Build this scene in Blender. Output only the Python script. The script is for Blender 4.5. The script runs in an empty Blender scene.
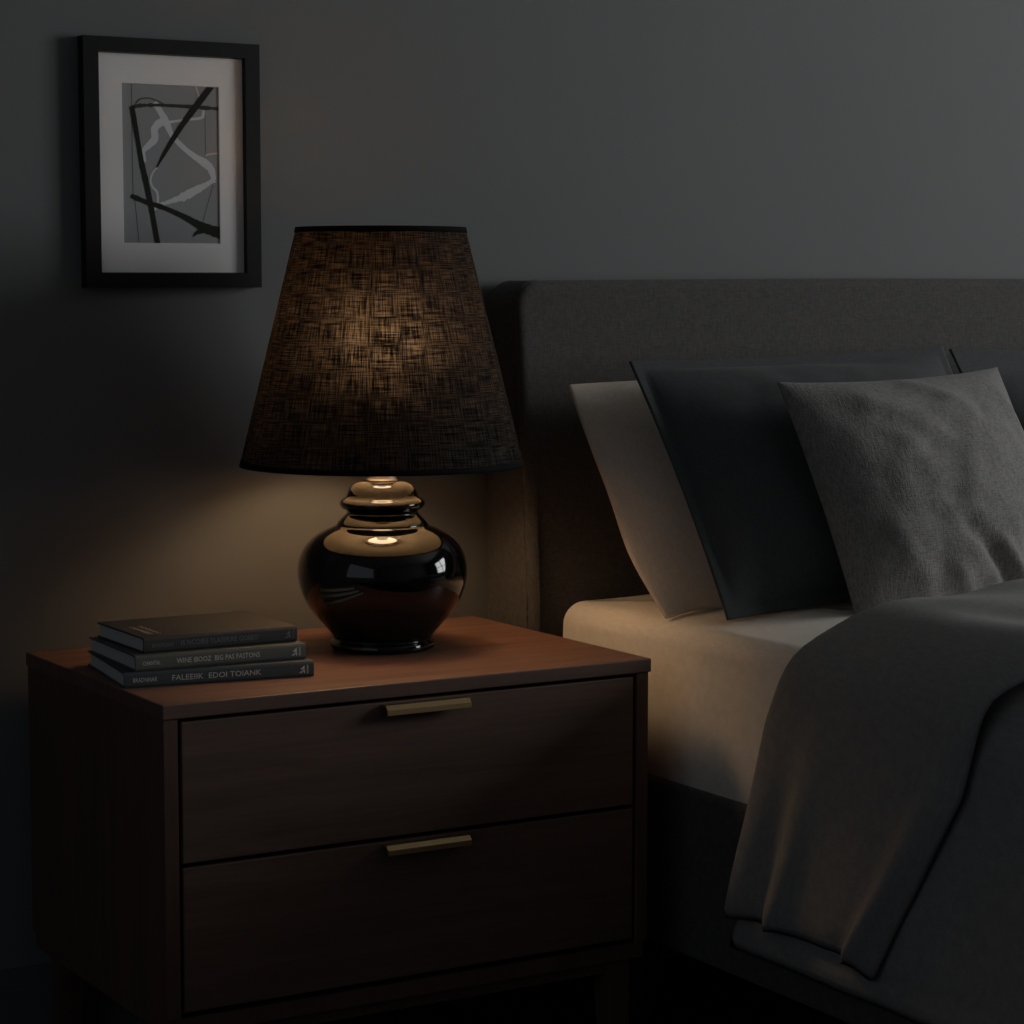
import bpy, bmesh, math
from mathutils import Vector, Matrix, noise

SC = bpy.context.scene
COL = SC.collection
H = 0.52                      # height of the nightstand top above the floor
WALL = 0.456                  # y of the back wall surface
XR, XL, YF, ZC = 3.15, -2.2, -3.4, 2.55

# ------------------------------------------------------------------ helpers
def link(o):
    COL.objects.link(o)
    return o

def mesh_obj(name, verts, faces, mat=None, parent=None, smooth=True, uvs=None):
    me = bpy.data.meshes.new(name)
    me.from_pydata([tuple(v) for v in verts], [], faces)
    if uvs is not None:
        lay = me.uv_layers.new(name='UVMap')
        for poly in me.polygons:
            for li in poly.loop_indices:
                lay.data[li].uv = uvs[me.loops[li].vertex_index]
    me.update()
    if smooth:
        for p in me.polygons:
            p.use_smooth = True
    o = link(bpy.data.objects.new(name, me))
    if mat:
        for m in (mat if isinstance(mat, (list, tuple)) else [mat]):
            me.materials.append(m)
    if parent:
        o.parent = parent
    return o

def bm_obj(name, bm, mat=None, parent=None, smooth=False):
    me = bpy.data.meshes.new(name)
    bm.to_mesh(me)
    bm.free()
    o = link(bpy.data.objects.new(name, me))
    if mat:
        for m in (mat if isinstance(mat, (list, tuple)) else [mat]):
            me.materials.append(m)
    for p in me.polygons:
        p.use_smooth = smooth
    if parent:
        o.parent = parent
    return o

def add_box(bm, x0, x1, y0, y1, z0, z1, bev=0.0, seg=2):
    r = bmesh.ops.create_cube(bm, size=1.0)
    vs = r['verts']
    for v in vs:
        v.co = Vector((x0 + (v.co.x + .5) * (x1 - x0), y0 + (v.co.y + .5) * (y1 - y0), z0 + (v.co.z + .5) * (z1 - z0)))
    if bev > 0:
        es = {e for v in vs for e in v.link_edges}
        bmesh.ops.bevel(bm, geom=list(es), offset=bev, segments=seg, profile=.5, affect='EDGES')

def box(name, dims, mat, parent=None, bev=0.0, seg=2, smooth=False):
    bm = bmesh.new()
    add_box(bm, *dims, bev=bev, seg=seg)
    return bm_obj(name, bm, mat, parent, smooth)

def boxes(name, lst, mat, parent=None, bev=0.0, seg=2):
    bm = bmesh.new()
    for d in lst:
        add_box(bm, *d, bev=bev, seg=seg)
    return bm_obj(name, bm, mat, parent)

def lathe(name, prof, mat, parent=None, n=96, close=False):
    vs, fs, uv = [], [], []
    for (r, z) in prof:
        for k in range(n):
            a = 2 * math.pi * k / n
            vs.append((r * math.cos(a), r * math.sin(a), z))
    m = len(prof)
    for i in range(m - 1 + (1 if close else 0)):
        for k in range(n):
            a, b = i * n + k, i * n + (k + 1) % n
            c, d = ((i + 1) % m) * n + (k + 1) % n, ((i + 1) % m) * n + k
            fs.append((a, b, c, d))
    return mesh_obj(name, vs, fs, mat, parent)

def spline(pts, sub=8):
    """Catmull-Rom through 2-D points."""
    out = []
    P = [pts[0]] + list(pts) + [pts[-1]]
    for i in range(1, len(P) - 2):
        for k in range(sub):
            t = k / sub
            q = []
            for c in range(len(pts[0])):
                a, b, d, e = P[i - 1][c], P[i][c], P[i + 1][c], P[i + 2][c]
                q.append(.5 * (2 * b + (d - a) * t + (2 * a - 5 * b + 4 * d - e) * t * t + (3 * b - a - 3 * d + e) * t ** 3))
            out.append(tuple(q))
    out.append(tuple(pts[-1]))
    return out

def empty(name, loc, rz=0.0):
    o = link(bpy.data.objects.new(name, None))
    o.empty_display_size = .05
    o.location = loc
    o.rotation_euler = (0, 0, rz)
    return o

def tag(o, label, cat, group=None):
    o['label'] = label
    o['category'] = cat
    if group:
        o['group'] = group
    return o

def struct(o):
    o['kind'] = 'structure'
    return o

def tube(path, r, n=8):
    """verts, faces of a tube along a list of Vectors"""
    vs, fs = [], []
    up = Vector((0, 0, 1))
    for i, p in enumerate(path):
        d = (path[min(i + 1, len(path) - 1)] - path[max(i - 1, 0)]).normalized()
        a = d.cross(up)
        if a.length < 1e-4:
            a = d.cross(Vector((0, 1, 0)))
        a.normalize()
        b = a.cross(d).normalized()
        for k in range(n):
            t = 2 * math.pi * k / n
            vs.append(p + a * (r * math.cos(t)) + b * (r * math.sin(t)))
    for i in range(len(path) - 1):
        for k in range(n):
            fs.append((i * n + k, i * n + (k + 1) % n, (i + 1) * n + (k + 1) % n, (i + 1) * n + k))
    fs.append(tuple(range(n))[::-1])
    fs.append(tuple((len(path) - 1) * n + k for k in range(n)))
    return vs, fs

def smoothstep(a, b, x):
    t = max(0.0, min(1.0, (x - a) / (b - a)))
    return t * t * (3 - 2 * t)

def interp(tab, x):
    if x <= tab[0][0]:
        return tab[0][1]
    for (a, va), (b, vb) in zip(tab, tab[1:]):
        if x <= b:
            return va + (vb - va) * (x - a) / (b - a)
    return tab[-1][1]

# ------------------------------------------------------------------ materials
def new_mat(name):
    m = bpy.data.materials.new(name)
    m.use_nodes = True
    nt = m.node_tree
    nt.nodes.clear()
    out = nt.nodes.new('ShaderNodeOutputMaterial')
    return m, nt, out

def N(nt, typ, **kw):
    n = nt.nodes.new(typ)
    for k, v in kw.items():
        if k in n.inputs:
            n.inputs[k].default_value = v
        else:
            setattr(n, k, v)
    return n

def ramp(nt, fac, stops):
    r = nt.nodes.new('ShaderNodeValToRGB')
    el = r.color_ramp.elements
    el[0].position, el[0].color = stops[0][0], (*stops[0][1], 1)
    el[1].position, el[1].color = stops[-1][0], (*stops[-1][1], 1)
    for p, c in stops[1:-1]:
        e = el.new(p)
        e.color = (*c, 1)
    nt.links.new(fac, r.inputs['Fac'])
    return r

def plain(name, col, rough=.6, metal=0.0, spec=.5, coat=0.0):
    m, nt, out = new_mat(name)
    b = N(nt, 'ShaderNodeBsdfPrincipled')
    b.inputs['Base Color'].default_value = (*col, 1)
    b.inputs['Roughness'].default_value = rough
    b.inputs['Metallic'].default_value = metal
    b.inputs['Specular IOR Level'].default_value = spec
    b.inputs['Coat Weight'].default_value = coat
    nt.links.new(b.outputs[0], out.inputs[0])
    return m

def fabric(name, col, var=.25, scale=500.0, bump=.25, sheen=.15, stretch=(1, 1, 1), large=.0, coord='Object'):
    """woven cloth: fine crossed-thread variation with a matching bump"""
    m, nt, out = new_mat(name)
    L = nt.links.new
    b = N(nt, 'ShaderNodeBsdfPrincipled')
    b.inputs['Roughness'].default_value = .9
    b.inputs['Specular IOR Level'].default_value = .15
    b.inputs['Sheen Weight'].default_value = sheen
    b.inputs['Sheen Roughness'].default_value = .5
    tc = N(nt, 'ShaderNodeTexCoord')
    facs = []
    for s in ((1.0, .16, .16), (.16, 1.0, 1.0)):
        mp = N(nt, 'ShaderNodeMapping')
        mp.inputs['Scale'].default_value = (s[0] * stretch[0], s[1] * stretch[1], s[2] * stretch[2])
        L(tc.outputs[coord], mp.inputs['Vector'])
        n = N(nt, 'ShaderNodeTexNoise')
        n.inputs['Scale'].default_value = scale
        n.inputs['Detail'].default_value = 2
        L(mp.outputs[0], n.inputs['Vector'])
        facs.append(n.outputs['Fac'])
    add = N(nt, 'ShaderNodeMath', operation='ADD')
    L(facs[0], add.inputs[0]); L(facs[1], add.inputs[1])
    half = N(nt, 'ShaderNodeMath', operation='MULTIPLY')
    half.inputs[1].default_value = .5
    L(add.outputs[0], half.inputs[0])
    lo = tuple(c * (1 - var) for c in col)
    hi = tuple(min(1, c * (1 + var)) for c in col)
    r = ramp(nt, half.outputs[0], [(.36, lo), (.64, hi)])
    L(r.outputs['Color'], b.inputs['Base Color'])
    bp = N(nt, 'ShaderNodeBump')
    bp.inputs['Strength'].default_value = bump
    bp.inputs['Distance'].default_value = .002
    L(half.outputs[0], bp.inputs['Height'])
    L(bp.outputs[0], b.inputs['Normal'])
    L(b.outputs[0], out.inputs[0])
    return m

def wood(name, dark, light, axis=0, rough=.38):
    m, nt, out = new_mat(name)
    L = nt.links.new
    b = N(nt, 'ShaderNodeBsdfPrincipled')
    b.inputs['Specular IOR Level'].default_value = .35
    tc = N(nt, 'ShaderNodeTexCoord')
    mp = N(nt, 'ShaderNodeMapping')
    sc = [26, 26, 26]
    sc[axis] = 1.6
    mp.inputs['Scale'].default_value = sc
    L(tc.outputs['Object'], mp.inputs['Vector'])
    n1 = N(nt, 'ShaderNodeTexNoise')
    n1.inputs['Scale'].default_value = 1.5
    n1.inputs['Detail'].default_value = 6
    n1.inputs['Roughness'].default_value = .62
    n1.inputs['Distortion'].default_value = .8
    L(mp.outputs[0], n1.inputs['Vector'])
    n2 = N(nt, 'ShaderNodeTexNoise')
    n2.inputs['Scale'].default_value = 9
    n2.inputs['Detail'].default_value = 3
    L(mp.outputs[0], n2.inputs['Vector'])
    mx = N(nt, 'ShaderNodeMath', operation='MULTIPLY_ADD')
    mx.inputs[1].default_value = .3
    L(n2.outputs['Fac'], mx.inputs[0])
    ml = N(nt, 'ShaderNodeMath', operation='MULTIPLY')
    ml.inputs[1].default_value = .75
    L(n1.outputs['Fac'], ml.inputs[0])
    L(ml.outputs[0], mx.inputs[2])
    mid = tuple((a + c) / 2 for a, c in zip(dark, light))
    r = ramp(nt, mx.outputs[0], [(.34, dark), (.5, mid), (.66, light)])
    L(r.outputs['Color'], b.inputs['Base Color'])
    rr = N(nt, 'ShaderNodeMapRange')
    rr.inputs['To Min'].default_value = rough + .1
    rr.inputs['To Max'].default_value = rough
    L(mx.outputs[0], rr.inputs['Value'])
    L(rr.outputs[0], b.inputs['Roughness'])
    bp = N(nt, 'ShaderNodeBump')
    bp.inputs['Strength'].default_value = .12
    bp.inputs['Distance'].default_value = .001
    L(mx.outputs[0], bp.inputs['Height'])
    L(bp.outputs[0], b.inputs['Normal'])
    L(b.outputs[0], out.inputs[0])
    return m

def paint(name, col, rough=.75):
    m, nt, out = new_mat(name)
    L = nt.links.new
    b = N(nt, 'ShaderNodeBsdfPrincipled')
    b.inputs['Roughness'].default_value = rough
    b.inputs['Specular IOR Level'].default_value = .3
    tc = N(nt, 'ShaderNodeTexCoord')
    n = N(nt, 'ShaderNodeTexNoise')
    n.inputs['Scale'].default_value = 2.2
    n.inputs['Detail'].default_value = 3
    L(tc.outputs['Object'], n.inputs['Vector'])
    r = ramp(nt, n.outputs['Fac'], [(.3, tuple(c * .96 for c in col)), (.7, tuple(c * 1.04 for c in col))])
    L(r.outputs['Color'], b.inputs['Base Color'])
    n2 = N(nt, 'ShaderNodeTexNoise')
    n2.inputs['Scale'].default_value = 350
    L(tc.outputs['Object'], n2.inputs['Vector'])
    bp = N(nt, 'ShaderNodeBump')
    bp.inputs['Strength'].default_value = .04
    bp.inputs['Distance'].default_value = .001
    L(n2.outputs['Fac'], bp.inputs['Height'])
    L(bp.outputs[0], b.inputs['Normal'])
    L(b.outputs[0], out.inputs[0])
    return m

def shade_fabric(name):
    """dark open-weave linen over a pale lining: the inner side is pale, threads let lamp light through"""
    m, nt, out = new_mat(name)
    L = nt.links.new
    uv = N(nt, 'ShaderNodeUVMap')
    facs = []
    for s in ((820, 34, 0), (30, 900, 0)):
        mp = N(nt, 'ShaderNodeMapping')
        mp.inputs['Scale'].default_value = (*s[:2], 1)
        L(uv.outputs[0], mp.inputs['Vector'])
        n = N(nt, 'ShaderNodeTexNoise')
        n.noise_dimensions = '2D'
        n.inputs['Scale'].default_value = 1
        n.inputs['Detail'].default_value = 2.5
        n.inputs['Roughness'].default_value = .6
        L(mp.outputs[0], n.inputs['Vector'])
        facs.append(n.outputs['Fac'])
    mp = N(nt, 'ShaderNodeMapping')
    mp.inputs['Scale'].default_value = (24, 24, 1)
    L(uv.outputs[0], mp.inputs['Vector'])
    big = N(nt, 'ShaderNodeTexNoise')
    big.noise_dimensions = '2D'
    big.inputs['Scale'].default_value = 1
    big.inputs['Detail'].default_value = 3
    L(mp.outputs[0], big.inputs['Vector'])
    mul = N(nt, 'ShaderNodeMath', operation='MULTIPLY')
    L(facs[0], mul.inputs[0]); L(facs[1], mul.inputs[1])
    mul2 = N(nt, 'ShaderNodeMath', operation='MULTIPLY')
    bigr = N(nt, 'ShaderNodeMapRange')
    bigr.inputs['From Min'].default_value = .25
    bigr.inputs['From Max'].default_value = .75
    bigr.inputs['To Min'].default_value = .88
    bigr.inputs['To Max'].default_value = 1.1
    L(big.outputs['Fac'], bigr.inputs['Value'])
    L(mul.outputs[0], mul2.inputs[0]); L(bigr.outputs[0], mul2.inputs[1])
    r = ramp(nt, mul2.outputs[0], [(.165, (.0001, .00008, .00007)), (.25, (.0022, .0017, .0013)), (.35, (.0165, .013, .0101))])
    tr = N(nt, 'ShaderNodeBsdfTranslucent')
    rf = N(nt, 'ShaderNodeBsdfRefraction')
    rf.inputs['IOR'].default_value = 1.5
    rf.inputs['Roughness'].default_value = .9
    L(r.outputs['Color'], tr.inputs['Color'])
    L(r.outputs['Color'], rf.inputs['Color'])
    mixt = N(nt, 'ShaderNodeMixShader')
    mixt.inputs[0].default_value = SHADE_FWD
    L(tr.outputs[0], mixt.inputs[1]); L(rf.outputs[0], mixt.inputs[2])
    dcol = N(nt, 'ShaderNodeMix')
    dcol.data_type = 'RGBA'
    geo = N(nt, 'ShaderNodeNewGeometry')
    L(geo.outputs['Backfacing'], dcol.inputs['Factor'])
    r2 = ramp(nt, mul.outputs[0], [(.17, (.008, .0078, .0075)), (.36, (.034, .033, .031))])
    L(r2.outputs['Color'], dcol.inputs['A'])
    dcol.inputs['B'].default_value = (.55, .47, .36, 1)
    df = N(nt, 'ShaderNodeBsdfDiffuse')
    L(dcol.outputs['Result'], df.inputs['Color'])
    ad = N(nt, 'ShaderNodeAddShader')
    L(df.outputs[0], ad.inputs[0]); L(mixt.outputs[0], ad.inputs[1])
    L(ad.outputs[0], out.inputs[0])
    return m

def emitter(name, col, strength):
    m, nt, out = new_mat(name)
    e = N(nt, 'ShaderNodeEmission')
    e.inputs['Color'].default_value = (*col, 1)
    e.inputs['Strength'].default_value = strength
    nt.links.new(e.outputs[0], out.inputs[0])
    return m

def pane_glass(name):
    m, nt, out = new_mat(name)
    t = N(nt, 'ShaderNodeBsdfTransparent')
    g = N(nt, 'ShaderNodeBsdfGlossy')
    g.inputs['Roughness'].default_value = .02
    mx = N(nt, 'ShaderNodeMixShader')
    mx.inputs[0].default_value = .06
    nt.links.new(t.outputs[0], mx.inputs[1]); nt.links.new(g.outputs[0], mx.inputs[2])
    nt.links.new(mx.outputs[0], out.inputs[0])
    return m

SHADE_FWD = .88
BULB_L = 16.8
WINDOW_W = 46.0
FILL_W = 1.3  # power of the added fill from the left

M_wall = paint('grey_wall_paint', (.178, .182, .183))
M_ceil = paint('ceiling_paint', (.3, .3, .29))
M_base = paint('baseboard_paint', (.13, .137, .137), .5)
M_floor = wood('dark_floor_boards', (.012, .009, .007), (.03, .022, .017), 1, .4)
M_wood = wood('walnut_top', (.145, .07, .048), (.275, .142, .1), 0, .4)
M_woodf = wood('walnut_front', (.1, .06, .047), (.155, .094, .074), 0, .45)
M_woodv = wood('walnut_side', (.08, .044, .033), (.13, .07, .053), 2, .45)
M_dark = plain('dark_gap', (.01, .008, .007), .8)
M_brass = plain('brushed_brass', (.55, .385, .2), .4, 1.0)
M_ceramic = plain('black_glazed_ceramic', (.0025, .0025, .003), .06, 0, .5, .25)
M_chrome = plain('polished_metal', (.42, .42, .43), .32, 1.0)
M_trim = plain('black_binding', (.006, .006, .006), .85, 0, .1)
M_bulb = emitter('warm_bulb', (1, .66, .37), BULB_L)
M_shade = shade_fabric('dark_linen_shade')
M_diffuser, _nt, _out = new_mat('added_diffuser')  # for the added disc that softens the lamp's upward light
_t = N(_nt, 'ShaderNodeBsdfTranslucent'); _t.inputs['Color'].default_value = (.5, .46, .4, 1)
_d = N(_nt, 'ShaderNodeBsdfDiffuse'); _d.inputs['Color'].default_value = (.45, .42, .38, 1)
_m = N(_nt, 'ShaderNodeAddShader')
_nt.links.new(_t.outputs[0], _m.inputs[0]); _nt.links.new(_d.outputs[0], _m.inputs[1]); _nt.links.new(_m.outputs[0], _out.inputs[0])
M_frame = plain('black_frame_paint', (.009, .009, .01), .45, 0, .3)
M_mat = plain('white_mat_board', (.88, .86, .85), .85, 0, .1)
M_art = [plain('art_grey', (.34, .345, .35), .7, 0, .1), plain('art_black', (.03, .029, .026), .7, 0, .1),
         plain('art_pale', (.68, .7, .73), .7, 0, .1), plain('art_ochre', (.7, .58, .46), .7, 0, .1),
         plain('art_line', (.1, .1, .1), .7, 0, .1), plain('art_dry_black', (.06, .058, .05), .7, 0, .1)]
M_head = fabric('charcoal_upholstery', (.098, .092, .089), .22, 620, .35, .12)
M_sheet = fabric('beige_cotton_sheet', (.86, .81, .73), .06, 420, .1, .05)
M_pill1 = fabric('beige_cotton_pillowcase', (.74, .64, .54), .07, 420, .1, .05)
M_pill2 = fabric('blue_black_cotton', (.076, .081, .083), .12, 480, .1, .08)
M_cush = fabric('grey_nubby_weave', (.236, .227, .217), .28, 620, .6, .15)
M_duvet = fabric('warm_grey_linen', (.3, .29, .28), .12, 480, .15, .1)
M_pages = plain('grey_paper', (.55, .56, .55), .9, 0, .1)
M_print = plain('pale_spine_print', (.6, .6, .57), .6, 0, .2)
M_printdim = plain('dim_spine_print', (.17, .17, .17), .6, 0, .2)
M_gold = plain('gold_print', (.5, .42, .28), .5, 0, .3)
M_bk = [plain('near_black_cloth', (.046, .045, .046), .5, 0, .35), plain('grey_green_cloth', (.11, .112, .097), .55, 0, .35),
        plain('blue_grey_cloth', (.062, .076, .08), .55, 0, .35)]
M_winf = plain('white_window_paint', (.5, .5, .5), .5)
M_glass = pane_glass('window_glass')

# ------------------------------------------------------------------ room
T = .12
struct(box('floor', (XL - T, XR + T, YF - T, WALL + T, -.1, 0), M_floor))
struct(box('ceiling', (XL - T, XR + T, YF - T, WALL + T, ZC, ZC + .1), M_ceil))
struct(box('wall_back', (XL - T, XR + T, WALL, WALL + T, 0, ZC), M_wall))

struct(box('wall_front', (XL - T, XR + T, YF - T, YF, 0, ZC), M_wall))
WY0, WY1, WZ0, WZ1 = -2.05, -.55, .75, 2.05
struct(boxes('wall_right', [(XR, XR + T, YF, WY0, 0, ZC), (XR, XR + T, WY1, WALL, 0, ZC),
                            (XR, XR + T, WY0, WY1, 0, WZ0), (XR, XR + T, WY0, WY1, WZ1, ZC)], M_wall))
VY0, VY1, VZ0, VZ1 = -3.0, -.4, .6, 2.25  # opening cut for the added fill window
struct(boxes('wall_left', [(XL - T, XL, YF, VY0, 0, ZC), (XL - T, XL, VY1, WALL, 0, ZC),
                           (XL - T, XL, VY0, VY1, 0, VZ0), (XL - T, XL, VY0, VY1, VZ1, ZC)], M_wall))
def lw(o, t):
    o.parent = t
    o.matrix_parent_inverse = Matrix.Translation(-Vector(t.location))
    return o
def window(name, X, sg, y0, y1, z0, z1, ncol):
    """casement in a side wall at x = X; sg = +1 when the outside lies at larger x"""
    t = struct(empty(name, (X, (y0 + y1) / 2, z0)))
    xx = lambda a, b_: (min(X + sg * a, X + sg * b_), max(X + sg * a, X + sg * b_))
    fr = .055
    lw(boxes('window_frame', [(*xx(.03, .09), y0, y0 + fr, z0, z1), (*xx(.03, .09), y1 - fr, y1, z0, z1),
                              (*xx(.03, .09), y0, y1, z0, z0 + fr), (*xx(.03, .09), y0, y1, z1 - fr, z1)], M_winf), t)
    mun = [(*xx(.045, .075), y0 + fr, y1 - fr, (z0 + z1) / 2 - .02, (z0 + z1) / 2 + .02)] if ncol > 1 else []
    for c in range(1, ncol):
        yc = y0 + (y1 - y0) * c / ncol
        mun.append((*xx(.045, .075), yc - .03, yc + .03, z0 + fr, z1 - fr))
    if mun:
        lw(boxes('muntin', mun, M_winf), t)
    lw(box('window_pane', (*xx(.058, .062), y0 + fr, y1 - fr, z0 + fr, z1 - fr), M_glass), t)
    lw(box('window_sill', (*xx(-.06, .03), y0 - .04, y1 + .04, z0 - .03, z0), M_winf), t)
window('window_1', XR, 1, WY0, WY1, WZ0, WZ1, 2)
window('fill_window', XL, -1, VY0, VY1, VZ0, VZ1, 1)  # added, out of view: a window made up to admit fill light
BT = .125
struct(boxes('baseboard_back', [(XL, XR, WALL - .016, WALL, 0, BT - .02), (XL, XR, WALL - .010, WALL, BT - .022, BT)], M_base))
struct(boxes('baseboard_left', [(XL, XL + .016, YF, WALL - .016, 0, BT - .02), (XL, XL + .01, YF, WALL - .016, BT - .022, BT)], M_base))
struct(boxes('baseboard_right', [(XR - .016, XR, YF, WALL - .016, 0, BT - .02), (XR - .01, XR, YF, WALL - .016, BT - .022, BT)], M_base))

# ------------------------------------------------------------------ nightstand (origin on the floor at its front left corner)
NW, ND, TT = .62, .4259, .0162
ns = tag(empty('nightstand', (0, 0, 0)), 'dark walnut nightstand with two drawers and brass pulls, beside the bed', 'nightstand')
z = lambda v: H + v
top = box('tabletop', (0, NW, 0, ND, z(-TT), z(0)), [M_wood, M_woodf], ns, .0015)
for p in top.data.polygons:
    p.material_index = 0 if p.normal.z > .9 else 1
sx0, sx1 = .0016, NW - .003
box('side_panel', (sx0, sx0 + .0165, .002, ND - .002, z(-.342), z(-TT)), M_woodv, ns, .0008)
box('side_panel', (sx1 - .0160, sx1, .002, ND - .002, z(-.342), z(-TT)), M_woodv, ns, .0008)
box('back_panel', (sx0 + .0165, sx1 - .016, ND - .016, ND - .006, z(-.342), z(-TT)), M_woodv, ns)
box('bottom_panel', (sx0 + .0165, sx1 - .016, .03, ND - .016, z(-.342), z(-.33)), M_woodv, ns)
box('divider_rail', (sx0 + .0165, sx1 - .016, .022, .06, z(-.184), z(-.168)), M_dark, ns)
dx0, dx1 = sx0 + .0165 + .0045, sx1 - .016 - .0045
for (za, zb) in ((-.1735, -TT - .0045), (-.336, -.1785)):
    bm = bmesh.new()
    add_box(bm, dx0, dx1, .003, .021, z(za), z(zb), .0012)
    add_box(bm, dx0 + .004, dx0 + .016, .021, ND - .03, z(za + .012), z(zb - .02))
    add_box(bm, dx1 - .016, dx1 - .004, .021, ND - .03, z(za + .012), z(zb - .02))
    add_box(bm, dx0 + .004, dx1 - .004, ND - .042, ND - .03, z(za + .012), z(zb - .02))
    add_box(bm, dx0 + .004, dx1 - .004, .021, ND - .03, z(za + .008), z(za + .014))
    dr = bm_obj('drawer', bm, M_woodf, ns)
    # brass edge pull: a bar with a sloped upper face hanging from a thin plate
    hz = zb - .0006
    hx0, hx1 = .2613, .368
    pr = [(.003, hz - .0016), (-.0070, hz - .0018), (-.0118, hz - .0066), (-.0122, hz - .0122), (-.0108, hz - .0130),
          (-.0098, hz - .0122), (-.0094, hz - .0078), (-.0060, hz - .0044), (.003, hz - .0044)]
    vs = [(hx, py, z(pz)) for hx in (hx0, hx1) for (py, pz) in pr]
    n = len(pr)
    fs = [tuple(range(n))[::-1], tuple(range(n, 2 * n))] + [(k, (k + 1) % n, n + (k + 1) % n, n + k) for k in range(n)]
    mesh_obj('handle', vs, fs, M_brass, dr, smooth=False)
# plinth frame and legs
boxes('apron', [(.004, NW - .006, .006, .026, z(-.361), z(-.343)), (.004, NW - .006, ND - .026, ND - .006, z(-.361), z(-.343)),
                (.004, .024, .026, ND - .026, z(-.361), z(-.343)), (NW - .026, NW - .006, .026, ND - .026, z(-.361), z(-.343)),
                (.04, NW - .04, .016, .032, z(-.377), z(-.361)), (.024, .04, .04, ND - .04, z(-.377), z(-.361)),
                (NW - .042, NW - .026, .04, ND - .04, z(-.377), z(-.361)), (.04, NW - .04, ND - .032, ND - .016, z(-.377), z(-.361))],
      M_woodv, ns)
for (lx, ly, sx, sy) in ((.0205, .012, -1, -1), (NW - .0535, .012, 1, -1), (.0205, ND - .045, -1, 1), (NW - .0535, ND - .045, 1, 1)):
    bm = bmesh.new()
    add_box(bm, lx, lx + .033, ly, ly + .033, 0, z(-.361))
    for v in bm.verts:                      # slight taper to the foot on the inner faces
        if v.co.z < .01:
            if (v.co.x - lx - .0165) * sx < 0:
                v.co.x += sx * .006
            if (v.co.y - ly - .0165) * sy < 0:
                v.co.y += sy * .006
    bmesh.ops.bevel(bm, geom=list(bm.edges), offset=.0015, segments=2, affect='EDGES')
    bm_obj('leg', bm, M_woodv, ns)

# ------------------------------------------------------------------ table lamp
LX, LY = .386, .237
lamp = tag(empty('table_lamp', (LX, LY, H)), 'table lamp with a round black glazed base and dark linen cone shade, lit', 'lamp')
foot = [(0, .0012), (.050, .0012), (.058, .0), (.0622, .0015), (.0638, .0052), (.0630, .0092), (.0606, .0118), (.0596, .0136), (.0606, .0160)]
body = [(.0606, .0160), (.0655, .0225), (.0725, .0305), (.0832, .0425), (.0935, .0585), (.1006, .0765), (.1030, .0942), (.1006, .1105), (.0935, .1252),
        (.0820, .1368), (.0690, .1445), (.0570, .1492)]
prof = spline(foot, 4)[:-1] + spline(body, 6)[:-1]
prof += spline([(.0570, .1492), (.0552, .1508), (.0545, .1528), (.0525, .1555), (.0470, .1610), (.0438, .1642), (.0432, .1665), (.0452, .1692)], 5)[:-1]
prof += spline([(.0452, .1692), (.0492, .1714), (.0514, .1752), (.0512, .1785), (.0488, .1815), (.0452, .1836), (.0430, .1862), (.0418, .1898), (.0398, .1946),
                (.0360, .1990), (.0305, .2020), (.0220, .2036), (.0, .2040)], 5)
lathe('lamp_body', prof, M_ceramic, lamp, 128)
neck = [(0, .2038), (.0185, .2038), (.0190, .2052), (.0175, .2062), (.0170, .2075), (.0170, .2240), (.0182, .2252), (.0182, .2310), (.0165, .2325),
        (.0150, .2350), (.0150, .3180), (.0135, .3200), (.0, .3200)]
lathe('lamp_socket', neck, M_chrome, lamp, 48)
BZ = .345
bulb = [(.0, .3130), (.0150, .3140), (.0160, .3210), (.0250, .3290), (.0430, .3430), (.0530, .3610), (.0550, .3780), (.0520, .3970), (.0410, .4140), (.0220, .4240), (.0, .4270)]
lathe('light_bulb', spline(bulb, 4), M_bulb, lamp, 32)
SZ0, SZ1, SR0, SR1 = .2240, .5075, .1710, .1015
vs, fs, uv = [], [], []
n, m = 128, 24
for i in range(m + 1):
    t = i / m
    r = SR0 + (SR1 - SR0) * t
    for k in range(n + 1):
        a = 2 * math.pi * k / n
        vs.append((r * math.cos(a), r * math.sin(a), SZ0 + (SZ1 - SZ0) * t))
        uv.append((k / n * 2 * math.pi * .137, (SZ1 - SZ0) * t))
for i in range(m):
    for k in range(n):
        a = i * (n + 1) + k
        fs.append((a, a + 1, a + n + 2, a + n + 1))
shade = mesh_obj('lamp_shade', vs, fs, M_shade, lamp, uvs=uv)
def band(name, r0, r1, z0, z1, th):
    pr = [(r0 - th, z0), (r0 + th, z0), (r1 + th, z1), (r1 - th, z1)]
    return lathe(name, pr, M_trim, shade, 128, True)
sl = (SR1 - SR0) / (SZ1 - SZ0)
band('bottom_trim', SR0, SR0 + sl * .0065, SZ0 - .001, SZ0 + .0055, .0009)
band('top_trim', SR1 - sl * .0055, SR1, SZ1 - .0055, SZ1 + .0008, .0009)
lathe('added_top_diffuser', [(0, .5010), (SR1 + .0008, .5012), (SR1 + .0008, .5022), (0, .5020)], M_diffuser, lamp, 64)  # added unseen disc, weakens the lamp light on the upper wall
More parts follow.
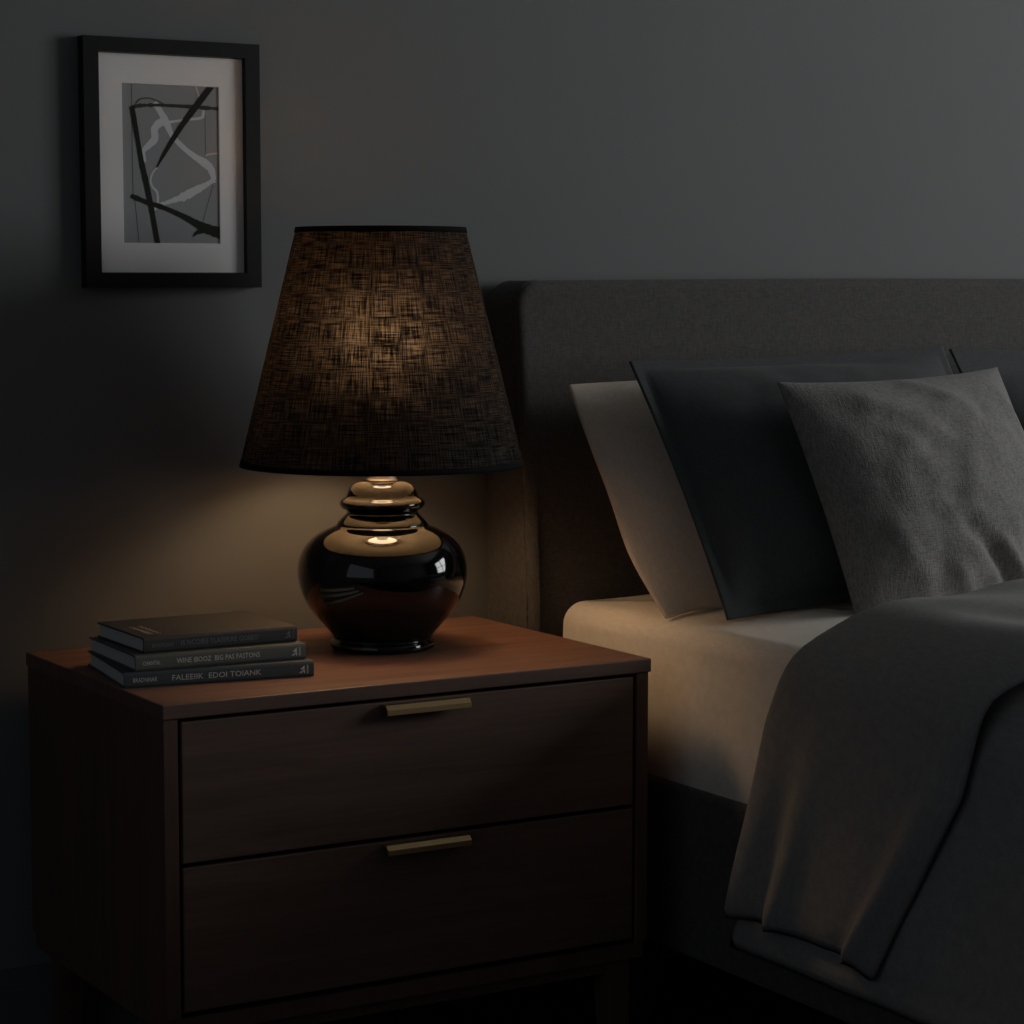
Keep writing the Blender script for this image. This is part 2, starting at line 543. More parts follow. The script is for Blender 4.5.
# wire spider carrying the shade
v_all, f_all = [], []
for k in range(3):
    a = 2 * math.pi * k / 3 + .4
    pts = [Vector((.012 * math.cos(a), .012 * math.sin(a), .470)), Vector((.05 * math.cos(a), .05 * math.sin(a), .476)), Vector(((SR1 - .0002) * math.cos(a), (SR1 - .0002) * math.sin(a), .5055))]
    v, f = tube(pts, .0014, 6)
    f_all += [tuple(i + len(v_all) for i in q) for q in f]; v_all += v
harp = []
for k in range(25):
    a = math.pi * k / 24
    harp.append(Vector((.060 * math.cos(a), 0, .375 + .095 * math.sin(a))))
harp = [Vector((.017, 0, .245)), Vector((.042, 0, .265)), Vector((.057, 0, .31))] + harp + [Vector((-.057, 0, .31)), Vector((-.042, 0, .265)), Vector((-.017, 0, .245))]
v, f = tube(harp, .0014, 6)
f_all += [tuple(i + len(v_all) for i in q) for q in f]; v_all += v
ring = [Vector((.012 * math.cos(a), .012 * math.sin(a), .470)) for a in [2 * math.pi * k / 16 for k in range(17)]]
v, f = tube(ring, .0014, 6)
f_all += [tuple(i + len(v_all) for i in q) for q in f]; v_all += v
mesh_obj('harp', v_all, f_all, M_chrome, lamp)

# ------------------------------------------------------------------ books
def text_mesh(name, body, size, mat, parent, loc, rot, xs=1.0, width=None):
    cu = bpy.data.curves.new(name + '_curve', 'FONT')
    cu.body = body
    cu.size = size
    cu.extrude = .00006
    cu.resolution_u = 2
    tmp = bpy.data.objects.new(name + '_tmp', cu)
    COL.objects.link(tmp)
    dg = bpy.context.evaluated_depsgraph_get()
    dg.update()
    me = bpy.data.meshes.new_from_object(tmp.evaluated_get(dg))
    bpy.data.objects.remove(tmp)
    if width:
        w = max(v.co.x for v in me.vertices) - min(v.co.x for v in me.vertices)
        for v in me.vertices:
            v.co.x *= width / w
    me.materials.clear()
    me.materials.append(mat)
    o = link(bpy.data.objects.new(name, me))
    o.location = loc
    o.rotation_euler = rot
    o.parent = parent
    return o

def book(fl, yaw, W, D, z0, th, mcov, label, cat, texts, mprint, emb):
    t = tag(empty('book', (fl[0], fl[1], H + z0), yaw), label, cat, 'books stacked on the nightstand')
    b = .0019
    # case: two boards and a slightly rounded spine, open on three sides
    pr = [(D, 0), (.004, 0), (.0015, .0004), (0, .003), (-.0003, th / 2), (0, th - .003), (.0015, th - .0004), (.004, th), (D, th),
          (D, th - b), (.006, th - b), (.0035, th - b - .001), (.0028, th / 2), (.0035, b + .001), (.006, b), (D, b)]
    n = len(pr)
    vs = [(x, p[0], p[1]) for x in (0, W) for p in pr]
    fs = [(k, (k + 1) % n, n + (k + 1) % n, n + k)[::-1] for k in range(n)]
    quads = [(0, 15, 14, 1), (1, 14, 13, 2), (2, 13, 3), (3, 13, 12, 4), (4, 12, 11, 5), (5, 11, 6), (6, 11, 10, 7), (7, 10, 9, 8)]
    fs += [q[::-1] for q in quads] + [tuple(i + n for i in q) for q in quads]
    mesh_obj('cover', vs, fs, mcov, t, smooth=False)
    # page block, leaves cut as thin grooves along its edges
    bm = bmesh.new()
    add_box(bm, .0022, W - .0025, .003, D - .003, b, th - b)
    bm_obj('page_block', bm, M_pages, t)
    for (nm, s, zz, x, size, w, mp) in texts:
        text_mesh(nm, s, size, mp, t, (x, -.00035, zz), (math.pi / 2, 0, 0), width=w)
    # publisher's mark: a little peak of three wedges and two upright strokes
    x0, mz = emb
    tri = [[(x0, .28), (x0 + .0035, .42), (x0 + .0035, .26)], [(x0 + .0015, .52), (x0 + .0065, .78), (x0 + .0065, .48)], [(x0 + .0035, .44), (x0 + .0068, .22), (x0 + .0068, .46)],
           [(x0 + .0092, .2), (x0 + .0092, .8), (x0 + .0099, .8), (x0 + .0099, .2)], [(x0 + .0107, .24), (x0 + .0107, .76), (x0 + .0111, .76), (x0 + .0111, .24)]]
    vs, fs = [], []
    for p in tri:
        k = len(vs)
        m_ = len(p)
        vs += [(q[0], -.0003, q[1] * th) for q in p] + [(q[0], -.00055, q[1] * th) for q in p]
        fs += [tuple(k + i for i in range(m_)), tuple(k + m_ + i for i in range(m_))[::-1]]
        fs += [(k + i, k + (i + 1) % m_, k + m_ + (i + 1) % m_, k + m_ + i) for i in range(m_)]
    mesh_obj('emblem', vs, fs, mz, t, smooth=False)
    return t

TH = .0178
rad = math.radians
book((.0045, .1177), rad(-7.8), .2177, .175, 0, TH - .0002, M_bk[2], 'blue-grey hardback at the bottom of the stack on the nightstand', 'book',
     [('spine_author', 'BRADNNAR', .0063, .0095, .0070, .0270, M_print), ('spine_title', 'FALEEIIK  EDOI TOIANK', .0060, .0530, .0088, .1020, M_print)], None, (.2000, M_print))
book((.0177, .1170), rad(-2.9), .2025, .163, TH, TH - .0002, M_bk[1], 'grey-green hardback in the middle of the stack of books', 'book',
     [('spine_author', 'CHANTAL', .0064, .0080, .0064, .0205, M_print), ('spine_title', 'WINE IBOOZ  BIG PAS FASTONS', .0062, .0475, .0082, .0985, M_print)], None, (.1840, M_print))
tb = book((.0310, .1250), rad(-.5), .1855, .145, 2 * TH, TH - .0002, M_bk[0], 'near-black hardback on top of the stack, gold lettering on its cover', 'book',
          [('spine_author', 'BRADNSIAN', .0063, .0090, .0062, .0250, M_printdim), ('spine_title', 'IS NCOIRE TLASERIRE GOEEO', .0062, .0435, .0082, .0930, M_printdim)], None, (.1700, M_printdim))
text_mesh('cover_lettering', 'ORIANEBIS', .0090, M_gold, tb, (.0155, .0880, TH - .00015), (0, 0, rad(-90)), width=.063)
text_mesh('cover_lettering', 'DENIRAVO', .0070, M_gold, tb, (.0270, .0900, TH - .00015), (0, 0, rad(-90)), width=.064)

# ------------------------------------------------------------------ framed picture
FX0, FX1, FZ0, FZ1, FY = .0903, .3220, .4363, .7378, WALL - .018
pic = tag(empty('framed_picture', (0, 0, 0)), 'black framed abstract print with a wide white mat on the grey wall', 'picture')
b = .0205
pr = [(0, 0), (0, .018), (b, .018), (b, .0065), (b - .001, .0)]     # (inward, depth from front)
ocs = [(FX0, FZ0, 1, 1), (FX1, FZ0, -1, 1), (FX1, FZ1, -1, -1), (FX0, FZ1, 1, -1)]
vs, fs = [], []
for (x, zz, sx, sz) in ocs:
    for (i_, d_) in pr:
        vs.append((x + sx * i_, FY + d_, H + zz + sz * i_ * .91))
n = len(pr)
for c in range(4):
    for k in range(n):
        a, bb = c * n + k, c * n + (k + 1) % n
        c2 = ((c + 1) % 4) * n
        fs.append((a, bb, c2 + (k + 1) % n, c2 + k))
o = mesh_obj('frame', vs, fs, M_frame, pic, smooth=False)
AX0, AX1, AZ0, AZ1 = .1418, .2698, .4902, .6840
MY = FY + .008
mi = .0015
vs = []
for (yy) in (MY, MY + .0016):
    vs += [(FX0 + b - .003, yy, H + FZ0 + b * .91 - .003), (FX1 - b + .003, yy, H + FZ0 + b * .91 - .003), (FX1 - b + .003, yy, H + FZ1 - b * .91 + .003), (FX0 + b - .003, yy, H + FZ1 - b * .91 + .003)]
    dd = 0 if yy == MY else .0008
    vs += [(AX0 + dd, yy, H + AZ0 + dd), (AX1 - dd, yy, H + AZ0 + dd), (AX1 - dd, yy, H + AZ1 - dd), (AX0 + dd, yy, H + AZ1 - dd)]
fs = []
for k in range(4):
    j = (k + 1) % 4
    fs += [(k, j, 4 + j, 4 + k), (8 + k, 12 + k, 12 + j, 8 + j), (4 + k, 4 + j, 12 + j, 12 + k)]
mesh_obj('mat_board', vs, fs, M_mat, pic, smooth=False)
# the print: strokes in the sheet's own 0..1 coordinates
AY = MY + .0017
PW, PH = AX1 - AX0, AZ1 - AZ0
def uvp(px, py):       # print measured on a 97.5 x 159 grid, its corner at 122 / 85 (with the slant of the sheet's upper edge)
    u = (px - 121.9 - (py - 83) * .0085) / 97.2
    top = 82.9 + 3.7 * u
    return u, 1 - (py - top) / (243.7 - top)
av = [(AX0 - .004, AY, H + AZ0 - .004), (AX1 + .004, AY, H + AZ0 - .004), (AX1 + .004, AY, H + AZ1 + .004), (AX0 - .004, AY, H + AZ1 + .004),
      (AX0 - .004, AY + .002, H + AZ0 - .004), (AX1 + .004, AY + .002, H + AZ0 - .004), (AX1 + .004, AY + .002, H + AZ1 + .004), (AX0 - .004, AY + .002, H + AZ1 + .004)]
af = [(0, 1, 2, 3), (7, 6, 5, 4), (0, 4, 5, 1), (1, 5, 6, 2), (2, 6, 7, 3), (3, 7, 4, 0)]
ami = [0] * 6
lay = [0]
def stroke(pts, mi, jag=0.0):
    """pts: (px, py, width) ; flat ink ribbon on the sheet"""
    lay[0] += 1
    y = AY - .00008 - .00003 * lay[0]
    P = spline([uvp(a, bq) + (w,) for a, bq, w in pts], 6)
    P = [(AX0 + PW * u, H + AZ0 + PH * v, w * PW / 97.2) for u, v, w in P]
    k0 = len(av)
    for i, (x, zz, w) in enumerate(P):
        q0, q1 = P[max(i - 1, 0)], P[min(i + 1, len(P) - 1)]
        d = Vector((q1[0] - q0[0], q1[1] - q0[1]))
        d.normalize()
        nx, nz = -d.y, d.x
        j = 1 + jag * noise.noise(Vector((x * 900, zz * 900, lay[0])))
        for s in (-.5, .5):
            av.append((min(max(x + nx * w * s * j, AX0 - .003), AX1 + .003), y, min(max(zz + nz * w * s * j, H + AZ0 - .003), H + AZ1 + .003)))
    for i in range(len(P) - 1):
        af.append((k0 + 2 * i, k0 + 2 * i + 1, k0 + 2 * i + 3, k0 + 2 * i + 2)); ami.append(mi)
stroke([(132, 80, .7), (132.9, 184, .7), (135.2, 205, .7), (138.9, 245, .7)], 4)
stroke([(213.7, 184, .7), (208, 203, .6), (203, 221, .6)], 4)
stroke([(205.5, 111, .5), (206, 155, .5)], 4)
stroke([(155, 102, 4), (157, 105.4, 6), (160.4, 111.3, 6), (166.3, 122, 7), (172, 134.8, 5), (182.7, 146.5, 5), (194.4, 155.9, 5.5), (203.8, 161.7, 8), (211, 168, 7), (214.3, 179.5, 5)], 2, .15)
stroke([(166, 122, 6), (160, 122.5, 7.5), (154.6, 129, 7), (154.8, 138.3, 7), (148.7, 145.3, 6), (143.8, 151, 4), (145.5, 162, 2)], 2, .15)
stroke([(168, 122, 2.5), (185, 119.5, 2.2), (201, 117.6, 2.5), (203.6, 114, 3), (203.8, 110, 3)], 2, .1)
stroke([(215, 178.6, 6), (206, 184.5, 5), (196.7, 189.2, 7), (184, 196, 9), (176, 199, 5), (160, 205, 3.5), (152, 211, 2)], 2, .45)
stroke([(157.5, 167, 1.6), (153, 172, 1.8), (150.4, 179.6, 2), (152.2, 186.6, 2.2), (156.9, 192.5, 2.5), (157.6, 204, 2.5)], 2, .1)
stroke([(196, 84, 2.2), (197.6, 91, 2), (200, 97, 2)], 3)
stroke([(206, 155, 1.5), (210, 153.6, 1.5), (221, 152.6, 1.3)], 3)
stroke([(136, 103.5, 1.2), (140, 99.4, 1.2), (146, 98, 1.2), (152, 98.6, 1.2), (158, 101, 1.2), (164, 104, 1)], 4)
stroke([(131.5, 107.5, 3), (140, 105.6, 3.2), (156.9, 105, 2.8), (180.3, 105.8, 3), (200, 107, 3), (222, 108.5, 3.2)], 5, .6)
stroke([(215, 82, 6.2), (196.7, 105.5, 6.2), (180.3, 127.7, 5.2), (165, 152, 3.6), (156.6, 167.4, 1)], 1, .1)
stroke([(132.4, 106.5, 5), (136, 128, 4.6), (141.6, 161.7, 5), (145.2, 178.4, 5.4), (150.4, 204.2, 5), (154, 225, 5), (157.6, 246, 5.2)], 1, .2)
stroke([(131, 195.6, 3), (134, 197, 4.5), (148.7, 203, 4.4), (163.9, 207.7, 4.4), (182.7, 215.9, 5), (196, 223, 7), (206, 228, 9.5), (222, 233, 11)], 1, .25)
stroke([(193, 236.5, .6), (196, 233, 3), (204, 229, 6)], 1, .3)
o = mesh_obj('artwork', av, af, M_art, pic, smooth=False)
for p, mi_ in zip(o.data.polygons, ami):
    p.material_index = mi_

# ------------------------------------------------------------------ bed
BX0, BX1 = .65, 1.90
bed = tag(empty('bed_frame', ((BX0 + BX1) / 2, .39, 0)), 'charcoal upholstered bed frame with a tall padded headboard against the wall', 'bed')
def inb(o):
    o.parent = bed
    o.matrix_parent_inverse = Matrix.Translation(-Vector(bed.location))
    return o
HB = .4450
bm = bmesh.new()
add_box(bm, BX0, BX1, 0, .140, .05, z(HB))
for v in bm.verts:
    pass
bmesh.ops.bevel(bm, geom=[e for e in bm.edges if abs(e.verts[0].co.x - e.verts[1].co.x) < 1e-6 and abs(e.verts[0].co.z - e.verts[1].co.z) < 1e-6 and e.verts[0].co.z > .5],
                offset=.036, segments=10, profile=.5, affect='EDGES')
fe = [e for e in bm.edges if all(abs(v.co.y - .140) < 1e-6 for v in e.verts)]
bmesh.ops.bevel(bm, geom=fe, offset=.008, segments=3, profile=.5, affect='EDGES')
fe = [e for e in bm.edges if all(abs(v.co.y) < 1e-6 for v in e.verts)]
bmesh.ops.bevel(bm, geom=fe, offset=.013, segments=6, profile=.5, affect='EDGES')
bmesh.ops.subdivide_edges(bm, edges=[e for e in bm.edges if (e.verts[0].co - e.verts[1].co).length > .3], cuts=24)
for v in bm.verts:
    t = (v.co.z - .55) / .39
    v.co.y = .324 + v.co.y * .845 + (.036 * max(0, t) * (1 - v.co.y / .140))
    # padding: the front swells a little between its edges
    u = (v.co.x - BX0) / (BX1 - BX0)
    if v.co.y < .38:
        v.co.z += .0032 * math.sin(math.pi * min(1, max(0, u))) * smoothstep(.9, .96, v.co.z)
hb = inb(bm_obj('headboard', bm, M_head, None, True))
# piping along the front edge of the headboard's left end
path = []
def hby(zz):
    t = (zz - .55) / .39
    return .324 + .0325 * max(0, t)
for k in range(30):
    zz = .42 + (z(HB) - .040 - .42) * k / 29
    path.append(Vector((BX0 + .0002, hby(zz) + .0105, zz)))
for k in range(1, 10):
    a = math.pi / 2 * k / 9
    path.append(Vector((BX0 + .036 - .0358 * math.cos(a), hby(z(HB)) + .0105, z(HB) - .036 + .0361 * math.sin(a))))
v, f = tube(path, .0016, 6)
pp = mesh_obj('piping', v, f, M_head, None)
pp.parent = hb
RZ0, RZ1 = z(-.374), z(-.165)
inb(box('side_rail', (.682, .722, -1.70, .334, RZ0, RZ1), M_head, None, .008, 3))
inb(box('side_rail', (1.828, 1.868, -1.70, .334, RZ0, RZ1), M_head, None, .008, 3))
inb(box('foot_rail', (.682, 1.868, -1.742, -1.702, RZ0, RZ1), M_head, None, .008, 3))
inb(box('bed_base', (.722, 1.828, -1.70, .334, z(-.215), z(-.183)), M_dark))
for (lx, ly) in ((.74, -1.6), (1.76, -1.6), (.74, .2), (1.76, .2)):
    inb(lathe_leg := lathe('leg', [(0, 0), (.018, 0), (.026, RZ0), (0, RZ0)], M_dark, None, 20))
    lathe_leg.location = (lx + .025, ly + .025, 0)

# mattress in its fitted sheet: rounded slab with a softly crowned top
MX0, MX1, MY0, MY1, MZ0, MZ1 = .691, 1.85, -1.66, .323, z(-.182), z(.028)
bm = bmesh.new()
add_box(bm, MX0, MX1, MY0, MY1, MZ0, MZ1)
bmesh.ops.bevel(bm, geom=[e for e in bm.edges if abs(e.verts[0].co.z - e.verts[1].co.z) > .1], offset=.022, segments=6, profile=.5, affect='EDGES')
top = [e for e in bm.edges if all(abs(v.co.z - MZ1) < 1e-6 for v in e.verts)]
bmesh.ops.bevel(bm, geom=top, offset=.028, segments=8, profile=.5, affect='EDGES')
bot = [e for e in bm.edges if all(abs(v.co.z - MZ0) < 1e-6 for v in e.verts)]
bmesh.ops.bevel(bm, geom=bot, offset=.02, segments=4, profile=.5, affect='EDGES')
bmesh.ops.triangulate(bm, faces=[f for f in bm.faces if len(f.verts) > 4])
for _ in range(5):
    bmesh.ops.subdivide_edges(bm, edges=[e for e in bm.edges if (e.verts[0].co - e.verts[1].co).length > .09], cuts=1)
    bmesh.ops.triangulate(bm, faces=[f for f in bm.faces if len(f.verts) > 4])
for v in bm.verts:
    c = v.co
    if c.z > MZ1 - .01:
        ex = min(c.x - MX0, MX1 - c.x)
        ey = min(c.y - MY0, MY1 - c.y)
        c.z += .012 * smoothstep(0, .16, ex) * smoothstep(0, .08, ey) + .002 * noise.noise(c * 9) * smoothstep(0, .05, ex)
    elif c.x < MX0 + .02:
        c.x -= .006 * math.sin(math.pi * max(0, min(1, (c.z - MZ0) / (MZ1 - MZ0)))) + .0025 * noise.noise(Vector((c.y * 7, c.z * 5, 3)))
mat_o = bm_obj('mattress', bm, M_sheet, None, True)
tag(mat_o, 'thick mattress in a beige fitted sheet lying on the bed frame', 'mattress')

# ------------------------------------------------------------------ pillows
def pillow(name, W, Hh, T, mat, corner_bl, tilt, yaw, label, cat, ridges=(), flange=0.0, group=None, pinch=.035, puff=(2.4, .62), seed=0.0, wr=.004, roll=0.0, mod=None):
    """W wide, Hh tall, T thick; local x along the width, local y up the pillow, local z out of its front.
    corner_bl = world place of the lower left corner; tilt = lean from upright (radians)."""
    nu, nv = 72, 60
    grid = {}
    vs, fs = [], []
    def pt(u, v, side):
        iu = u / (1 - flange * 2 / W) if flange else u
        iv = v / (1 - flange * 2 / Hh) if flange else v
        # outline: sides bow inwards between pointed corners
        x = W / 2 * u * (1 - pinch * (1 - v * v) * abs(u))
        y = Hh / 2 * v * (1 - pinch * 1.15 * (1 - u * u) * abs(v))
        if abs(iu) >= 1 or abs(iv) >= 1:
            h = 0
        else:
            h = ((1 - abs(iu) ** puff[0]) * (1 - abs(iv) ** puff[0])) ** puff[1]
        d = T * (.62 if side > 0 else .26) * h
        p = Vector((u * 2.1 + seed, v * 2.1, side * 3.0))
        d += wr * h * (noise.noise(p * 1.3) + .5 * noise.noise(p * 3.1))
        if side > 0:
            for (u0, v0, u1, v1, amp, wd) in ridges:
                ax, ay, bx, by = u0, v0, u1, v1
                L2 = (bx - ax) ** 2 + (by - ay) ** 2
                t = max(0, min(1, ((u - ax) * (bx - ax) + (v - ay) * (by - ay)) / L2))
                dist = math.hypot(u - ax - t * (bx - ax), v - ay - t * (by - ay))
                fade = math.sin(math.pi * (.08 + .84 * t)) ** .7
                d += amp * fade * math.exp(-(dist / wd) ** 2) * (1 if h > .02 else h / .02)
        zz = side * (d + .0016)
        if mod:
            x, y, zz = mod(u, v, x, y, zz, side)
        return (x, y, zz)
    for side in (1, -1):
        for j in range(nv + 1):
            for i in range(nu + 1):
                # denser near the seams
                u = math.sin(math.pi / 2 * (2 * i / nu - 1)) * .6 + (2 * i / nu - 1) * .4
                v = math.sin(math.pi / 2 * (2 * j / nv - 1)) * .6 + (2 * j / nv - 1) * .4
                grid[side, i, j] = len(vs)
                vs.append(pt(u, v, side))
    for side in (1, -1):
        for j in range(nv):
            for i in range(nu):
                q = (grid[side, i, j], grid[side, i + 1, j], grid[side, i + 1, j + 1], grid[side, i, j + 1])
                fs.append(q if side > 0 else q[::-1])
    def strip(seq):
        for a, bq in zip(seq, seq[1:]):
            fs.append((grid[(1,) + a], grid[(-1,) + a], grid[(-1,) + bq], grid[(1,) + bq]))
    strip([(i, 0) for i in range(nu + 1)]); strip([(i, nv) for i in range(nu, -1, -1)])
    strip([(0, j) for j in range(nv, -1, -1)]); strip([(nu, j) for j in range(nv + 1)])
    o = mesh_obj(name, vs, fs, mat)
    ex = Vector((math.cos(yaw), math.sin(yaw), 0))
    fw = Vector((-math.sin(yaw), math.cos(yaw), 0))            # away from the viewer
    ey = Vector((0, 0, 1)) * math.cos(tilt) + fw * math.sin(tilt)
    ex, ey = ex * math.cos(roll) + ey * math.sin(roll), ey * math.cos(roll) - ex * math.sin(roll)
    ez = ex.cross(ey)
    c = Vector(corner_bl) + ex * (W / 2) + ey * (Hh / 2)
    o.matrix_world = Matrix(((ex.x, ey.x, ez.x, c.x), (ex.y, ey.y, ez.y, c.y), (ex.z, ey.z, ez.z, c.z), (0, 0, 0, 1)))
    tag(o, label, cat, group)
    return o

pillow('pillow', .56, .334, .135, M_pill1, (.7035, .096, z(.039)), rad(35.5), 0, 'beige pillow leaning on the headboard behind the dark pillow', 'pillow',
       ridges=[(-.9, .95, -.7, .6, -.006, .1), (-.8, -.95, -.55, -.5, .006, .12)], pinch=-.03, puff=(2.0, .85), seed=2.0, mod=lambda u, v, x, y, q, s: (x - .010 * v * (u < 0) - .008 - (.011 * math.exp(-((v + .55) / .42) ** 2) * abs(u) ** 3 if u < 0 else 0), y - (.010 * math.exp(-((u + 1) / .10) ** 2 - ((v + 1) / .22) ** 2)), q))
pillow('pillow', .52, .366, .120, M_pill2, (.7300, .0, z(.038)), rad(33.5), 0, 'blue-black pillow in front of the beige one, behind the grey cushion', 'pillow',
       ridges=[(-.85, .9, -.4, .8, .004, .08), (.1, .9, .7, .84, -.005, .06), (.3, .96, .9, .9, .004, .05)], flange=.014, pinch=.025, puff=(2.2, .72), seed=5.0, roll=rad(1.5), wr=.008)
pillow('pillow', .52, .372, .088, M_pill2, (1.2680, .02, z(.040)), rad(33.5), 0, 'blue-black pillow at the right edge of the photo, mostly out of frame', 'pillow',
       ridges=[(-.85, .9, -.4, .8, .004, .08)], flange=.04, pinch=.025, puff=(2.2, .72), seed=9.0, wr=.008)
cr = [(-.62, .78, -.2, .62, .006, .10), (-.05, .92, .32, .62, .007, .07), (-.45, .55, -.2, .35, -.005, .09), (-.32, .28, -.05, .30, -.007, .07), (-.25, -.10, .02, -.12, -.005, .06),
      (-.15, -.25, .10, -.62, -.006, .06), (.02, -.45, .28, -.92, -.011, .055), (.16, -.45, .42, -.95, .010, .05), (.42, -.4, .52, -.95, -.011, .05), (.55, -.35, .62, -.9, .010, .05),
      (.70, -.1, .72, -.9, -.012, .055), (.86, -.2, .82, -.9, .008, .05), (.75, .8, .9, .2, .005, .07), (-.7, -.2, -.5, -.85, .005, .1), (-.3, -.6, -.1, -.95, .007, .06)]
pillow('cushion', .362, .335, .118, M_cush, (.8620, -.080, z(.012)), rad(23), rad(0), 'square grey woven cushion in front of the dark pillows', 'cushion',
       ridges=cr, pinch=.05, puff=(2.2, .55), seed=1.0, wr=.006, roll=rad(2.0), mod=lambda u, v, x, y, q, s: (x - .011 * v, y, q))

# ------------------------------------------------------------------ duvet: body over the mattress, with its head end folded back
CX = (MX0 + MX1) / 2
SXV, STOP, R0 = .6720, .0640, .070
def prof_len(hem, STOP=STOP, R0=R0):
    return (STOP - R0 - hem), R0 * math.pi / 2, (CX - SXV - R0)
def prof_pt(s, off, hem, STOP=STOP, R0=R0):
    """s metres along the core path from the left hem up and across to the bed's middle and on to the right hem"""
    a, arc, top = prof_len(hem, STOP, R0)
    tot = 2 * (a + arc + top)
    mir = s > tot / 2
    if mir:
        s = tot - s
    if s < a:
        x, zz, nx, nz = SXV - off, hem + s, -1, 0
    elif s < a + arc:
        t = (s - a) / R0
        x, zz, nx, nz = SXV + R0 - (R0 + off) * math.cos(t), STOP - R0 + (R0 + off) * math.sin(t), -math.cos(t), math.sin(t)
    else:
        x, zz, nx, nz = SXV + R0 + (s - a - arc), STOP + off, 0, 1
    if mir:
        x, nx = 2 * CX - x, -nx
    return x, zz, nx, nz, mir

def sheet(name, ns_, nt_, fun, thick, mat, parent):
    """closed thick cloth from outer(s,t); the inner skin lies 'thick' below it, edges rounded"""
    vs, fs = [], []
    out = [[fun(i / ns_, j / nt_) for i in range(ns_ + 1)] for j in range(nt_ + 1)]
    nrm = [[None] * (ns_ + 1) for _ in range(nt_ + 1)]
    for j in range(nt_ + 1):
        for i in range(ns_ + 1):
            a = out[j][min(i + 1, ns_)] - out[j][max(i - 1, 0)]
            bq = out[min(j + 1, nt_)][i] - out[max(j - 1, 0)][i]
            nn = a.cross(bq)
            nn.normalize()
            nrm[j][i] = nn
    if nrm[nt_ // 2][ns_ // 2].z < 0:
        sg = -1
    else:
        sg = 1
    W1 = ns_ + 1
    for lay_ in (0, 1):
        for j in range(nt_ + 1):
            for i in range(ns_ + 1):
                p = out[j][i]
                nn = nrm[j][i] * sg
                e = min(i, ns_ - i, j, nt_ - j)
                tuck = (0.5 if e == 0 else (.2 if e == 1 else 0)) * thick
                vs.append(p - nn * (tuck if lay_ == 0 else (thick - tuck)))
    K = W1 * (nt_ + 1)
    for j in range(nt_):
        for i in range(ns_):
            q = (j * W1 + i, j * W1 + i + 1, (j + 1) * W1 + i + 1, (j + 1) * W1 + i)
            if sg < 0:
                q = q[::-1]
            fs.append(q)
            fs.append(tuple(K + k for k in q[::-1]))
    me_o = mesh_obj(name, vs, fs, mat, parent)
    bm = bmesh.new()
    bm.from_mesh(me_o.data)
    bmesh.ops.remove_doubles(bm, verts=bm.verts, dist=1e-5)
    bmesh.ops.recalc_face_normals(bm, faces=bm.faces)
    bm.to_mesh(me_o.data)
    bm.free()
    for p in me_o.data.polygons:
        p.use_smooth = True
    return me_o

duvet = tag(empty('duvet', (0, 0, 0)), 'warm grey linen duvet, folded back at the head end, hanging over the bed side', 'duvet')
HEM = -.330
YFOOT = -1.64
YH = [(-.33, -.122), (-.28, -.126), (-.204, -.146), (-.046, -.190), (.04, -.232), (.10, -.262), (.2, -.262)]
YE = [(-.33, -.365), (-.285, -.380), (-.20, -.440), (-.075, -.517), (.03, -.551), (.11, -.604), (.2, -.604)]
def body_fun(a, t):
    l0, l1, l2 = prof_len(HEM, .044, .085)
    tot = 2 * (l0 + l1 + l2)
    s = a * tot
    x, zz, nx, nz, mir = prof_pt(s, .014, HEM, .044, .085)
    yh = interp(YH, zz) - .003 + .022 * smoothstep(-.22, -.325, zz)
    y = yh + (YFOOT - yh) * t
    drop = smoothstep(.02, -.33, zz)
    topf = smoothstep(.02, .055, zz)
    d = .012 * drop * math.sin(y * 16 + 1.3 + 2 * noise.noise(Vector((y * 3, zz * 2, 1)))) * smoothstep(-.34, -.7, y) \
        + topf * .010 * (noise.noise(Vector((x * 4, y * 4, 2))) + .6 * noise.noise(Vector((x * 9 + y * 5, y * 7 - x * 3, 5))))
    d += drop * .006 * noise.noise(Vector((y * 8, zz * 6, 7)))
    # stitched border above the hem
    hz = zz - HEM
    d -= .0035 * math.exp(-((hz - .036) / .006) ** 2) * (1 if zz < 0 else 0)
    if topf > 0:
        d = max(d, -.012)
    else:
        d = max(d, -.010)
    return Vector((x + nx * d, y, z(zz) + nz * d))
sheet('duvet_body', 170, 110, body_fun, .008, M_duvet, duvet)

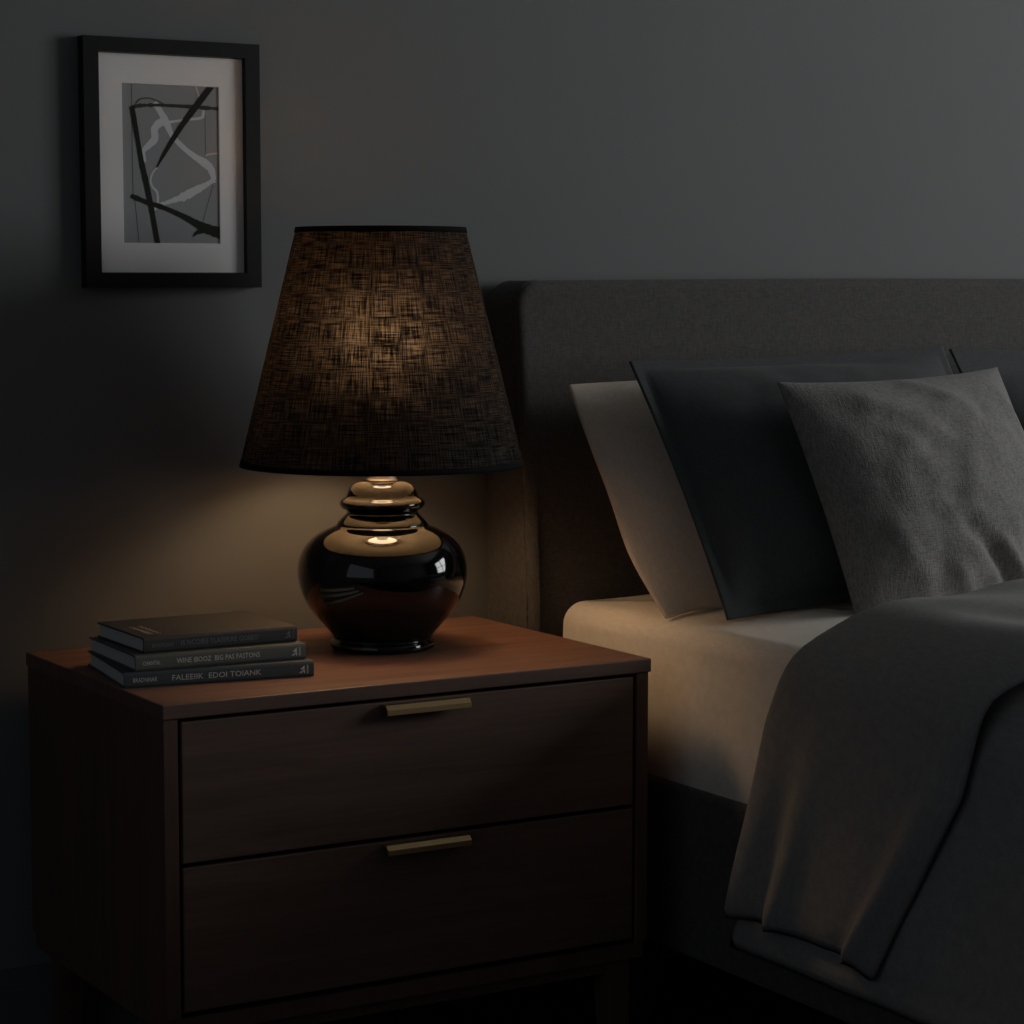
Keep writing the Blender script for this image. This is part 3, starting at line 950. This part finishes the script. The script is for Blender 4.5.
CHEM = -.284
def cuff_fun(a, t):
    l0, l1, l2 = prof_len(CHEM)
    tot = 2 * (l0 + l1 + l2)
    s = a * tot
    x, zz, nx, nz, mir = prof_pt(s, .031, CHEM)
    wob = .010 * noise.noise(Vector((x * 5, zz * 3, 11)))
    yh = interp(YH, zz) + wob * smoothstep(.02, .08, zz)
    ye = interp(YE, zz) + 1.6 * wob * smoothstep(.02, .08, zz)
    y = yh + (ye - yh) * t
    drop = smoothstep(.04, -.30, zz)
    topf = smoothstep(.03, .08, zz)
    # hanging folds: ridge at the head edge, a valley, a sharper ridge, then a broad field turning under at the far edge
    rid = .010 * math.exp(-((t - .05) / .10) ** 2) - .012 * math.exp(-((t - .19) / .07) ** 2) + .011 * math.exp(-((t - .31) / .075) ** 2) \
        - .004 * math.exp(-((t - .55) / .2) ** 2) + .018 * math.exp(-((t - .88) / .06) ** 2) - .006 * math.exp(-((t - 1.0) / .06) ** 2) - .004 * math.exp(-((t - .76) / .07) ** 2)
    d = rid * drop
    # soft diagonal rumples on the top
    q = Vector((x * 6 + y * 4.5, y * 6 - x * 2.0, 3.3))
    d += topf * (.007 * noise.noise(q) + .0035 * math.sin((x * 1.0 + y * .55) * 34 + 1.0) * smoothstep(.70, .80, x))
    d += (1 - topf) * .003 * noise.noise(Vector((y * 9, zz * 7, 4)))
    d += topf * .016 * smoothstep(.72, 1.05, x)
    # plump rolled edges
    edge = min(t, 1 - t)
    d -= .012 * (1 - smoothstep(0, .12, edge)) * topf
    d = max(d, -.016)
    zt = z(zz) + nz * d
    if zz < -.2:      # the far lower corner hangs to a point
        zt -= .016 * math.exp(-((t - .985) / .05) ** 2) * smoothstep(-.2, -.284, zz)
    return Vector((x + nx * d, y, zt))
sheet('folded_edge', 180, 70, cuff_fun, .010, M_duvet, duvet)

# ------------------------------------------------------------------ light
wl = bpy.data.lights.new('window_daylight', 'AREA')
wl.shape = 'RECTANGLE'
wl.size, wl.size_y = WY1 - WY0 - .05, WZ1 - WZ0 - .05
wl.energy = WINDOW_W
wl.color = (.98, 1.0, 1.0)
wo = link(bpy.data.objects.new('window_daylight', wl))
wo.location = (XR + .11, (WY0 + WY1) / 2, (WZ0 + WZ1) / 2)
wo.rotation_euler = (0, math.radians(90), 0)
# local x of the light runs along world z after the turn: swap the sizes
wl.size, wl.size_y = wl.size_y, wl.size
w2 = bpy.data.lights.new('added_fill_light', 'AREA')  # added fill lamp outside the made-up left window
w2.shape = 'RECTANGLE'
w2.size, w2.size_y = VZ1 - VZ0 - .05, VY1 - VY0 - .05
w2.energy = FILL_W
w2.color = (1.0, 1.0, .97)
fill_o = link(bpy.data.objects.new('added_fill_light', w2))
fill_o.location = (XL - .11, (VY0 + VY1) / 2, (VZ0 + VZ1) / 2)
fill_o.rotation_euler = (0, math.radians(-90), 0)

w = bpy.data.worlds.new('dusk')
SC.world = w
w.use_nodes = True
bg = w.node_tree.nodes['Background']
bg.inputs['Color'].default_value = (.35, .45, .6, 1)
bg.inputs['Strength'].default_value = .3

# ------------------------------------------------------------------ camera
f, pitch, yaw = 2388.95, .0963, .5363
cam = bpy.data.cameras.new('camera')
cam.sensor_width = 36
cam.lens = f / 1024 * 36
cam.clip_start = .05
co = link(bpy.data.objects.new('camera', cam))
co.location = (-.9507, -2.3193, .4441 + H)
co.rotation_euler = (math.pi / 2 - pitch, 0, -yaw)
SC.camera = co

SC.view_settings.view_transform = 'Standard'
SC.view_settings.look = 'None'
SC.view_settings.gamma = 1
SC.view_settings.exposure = 0
SC.view_settings.use_curve_mapping = False
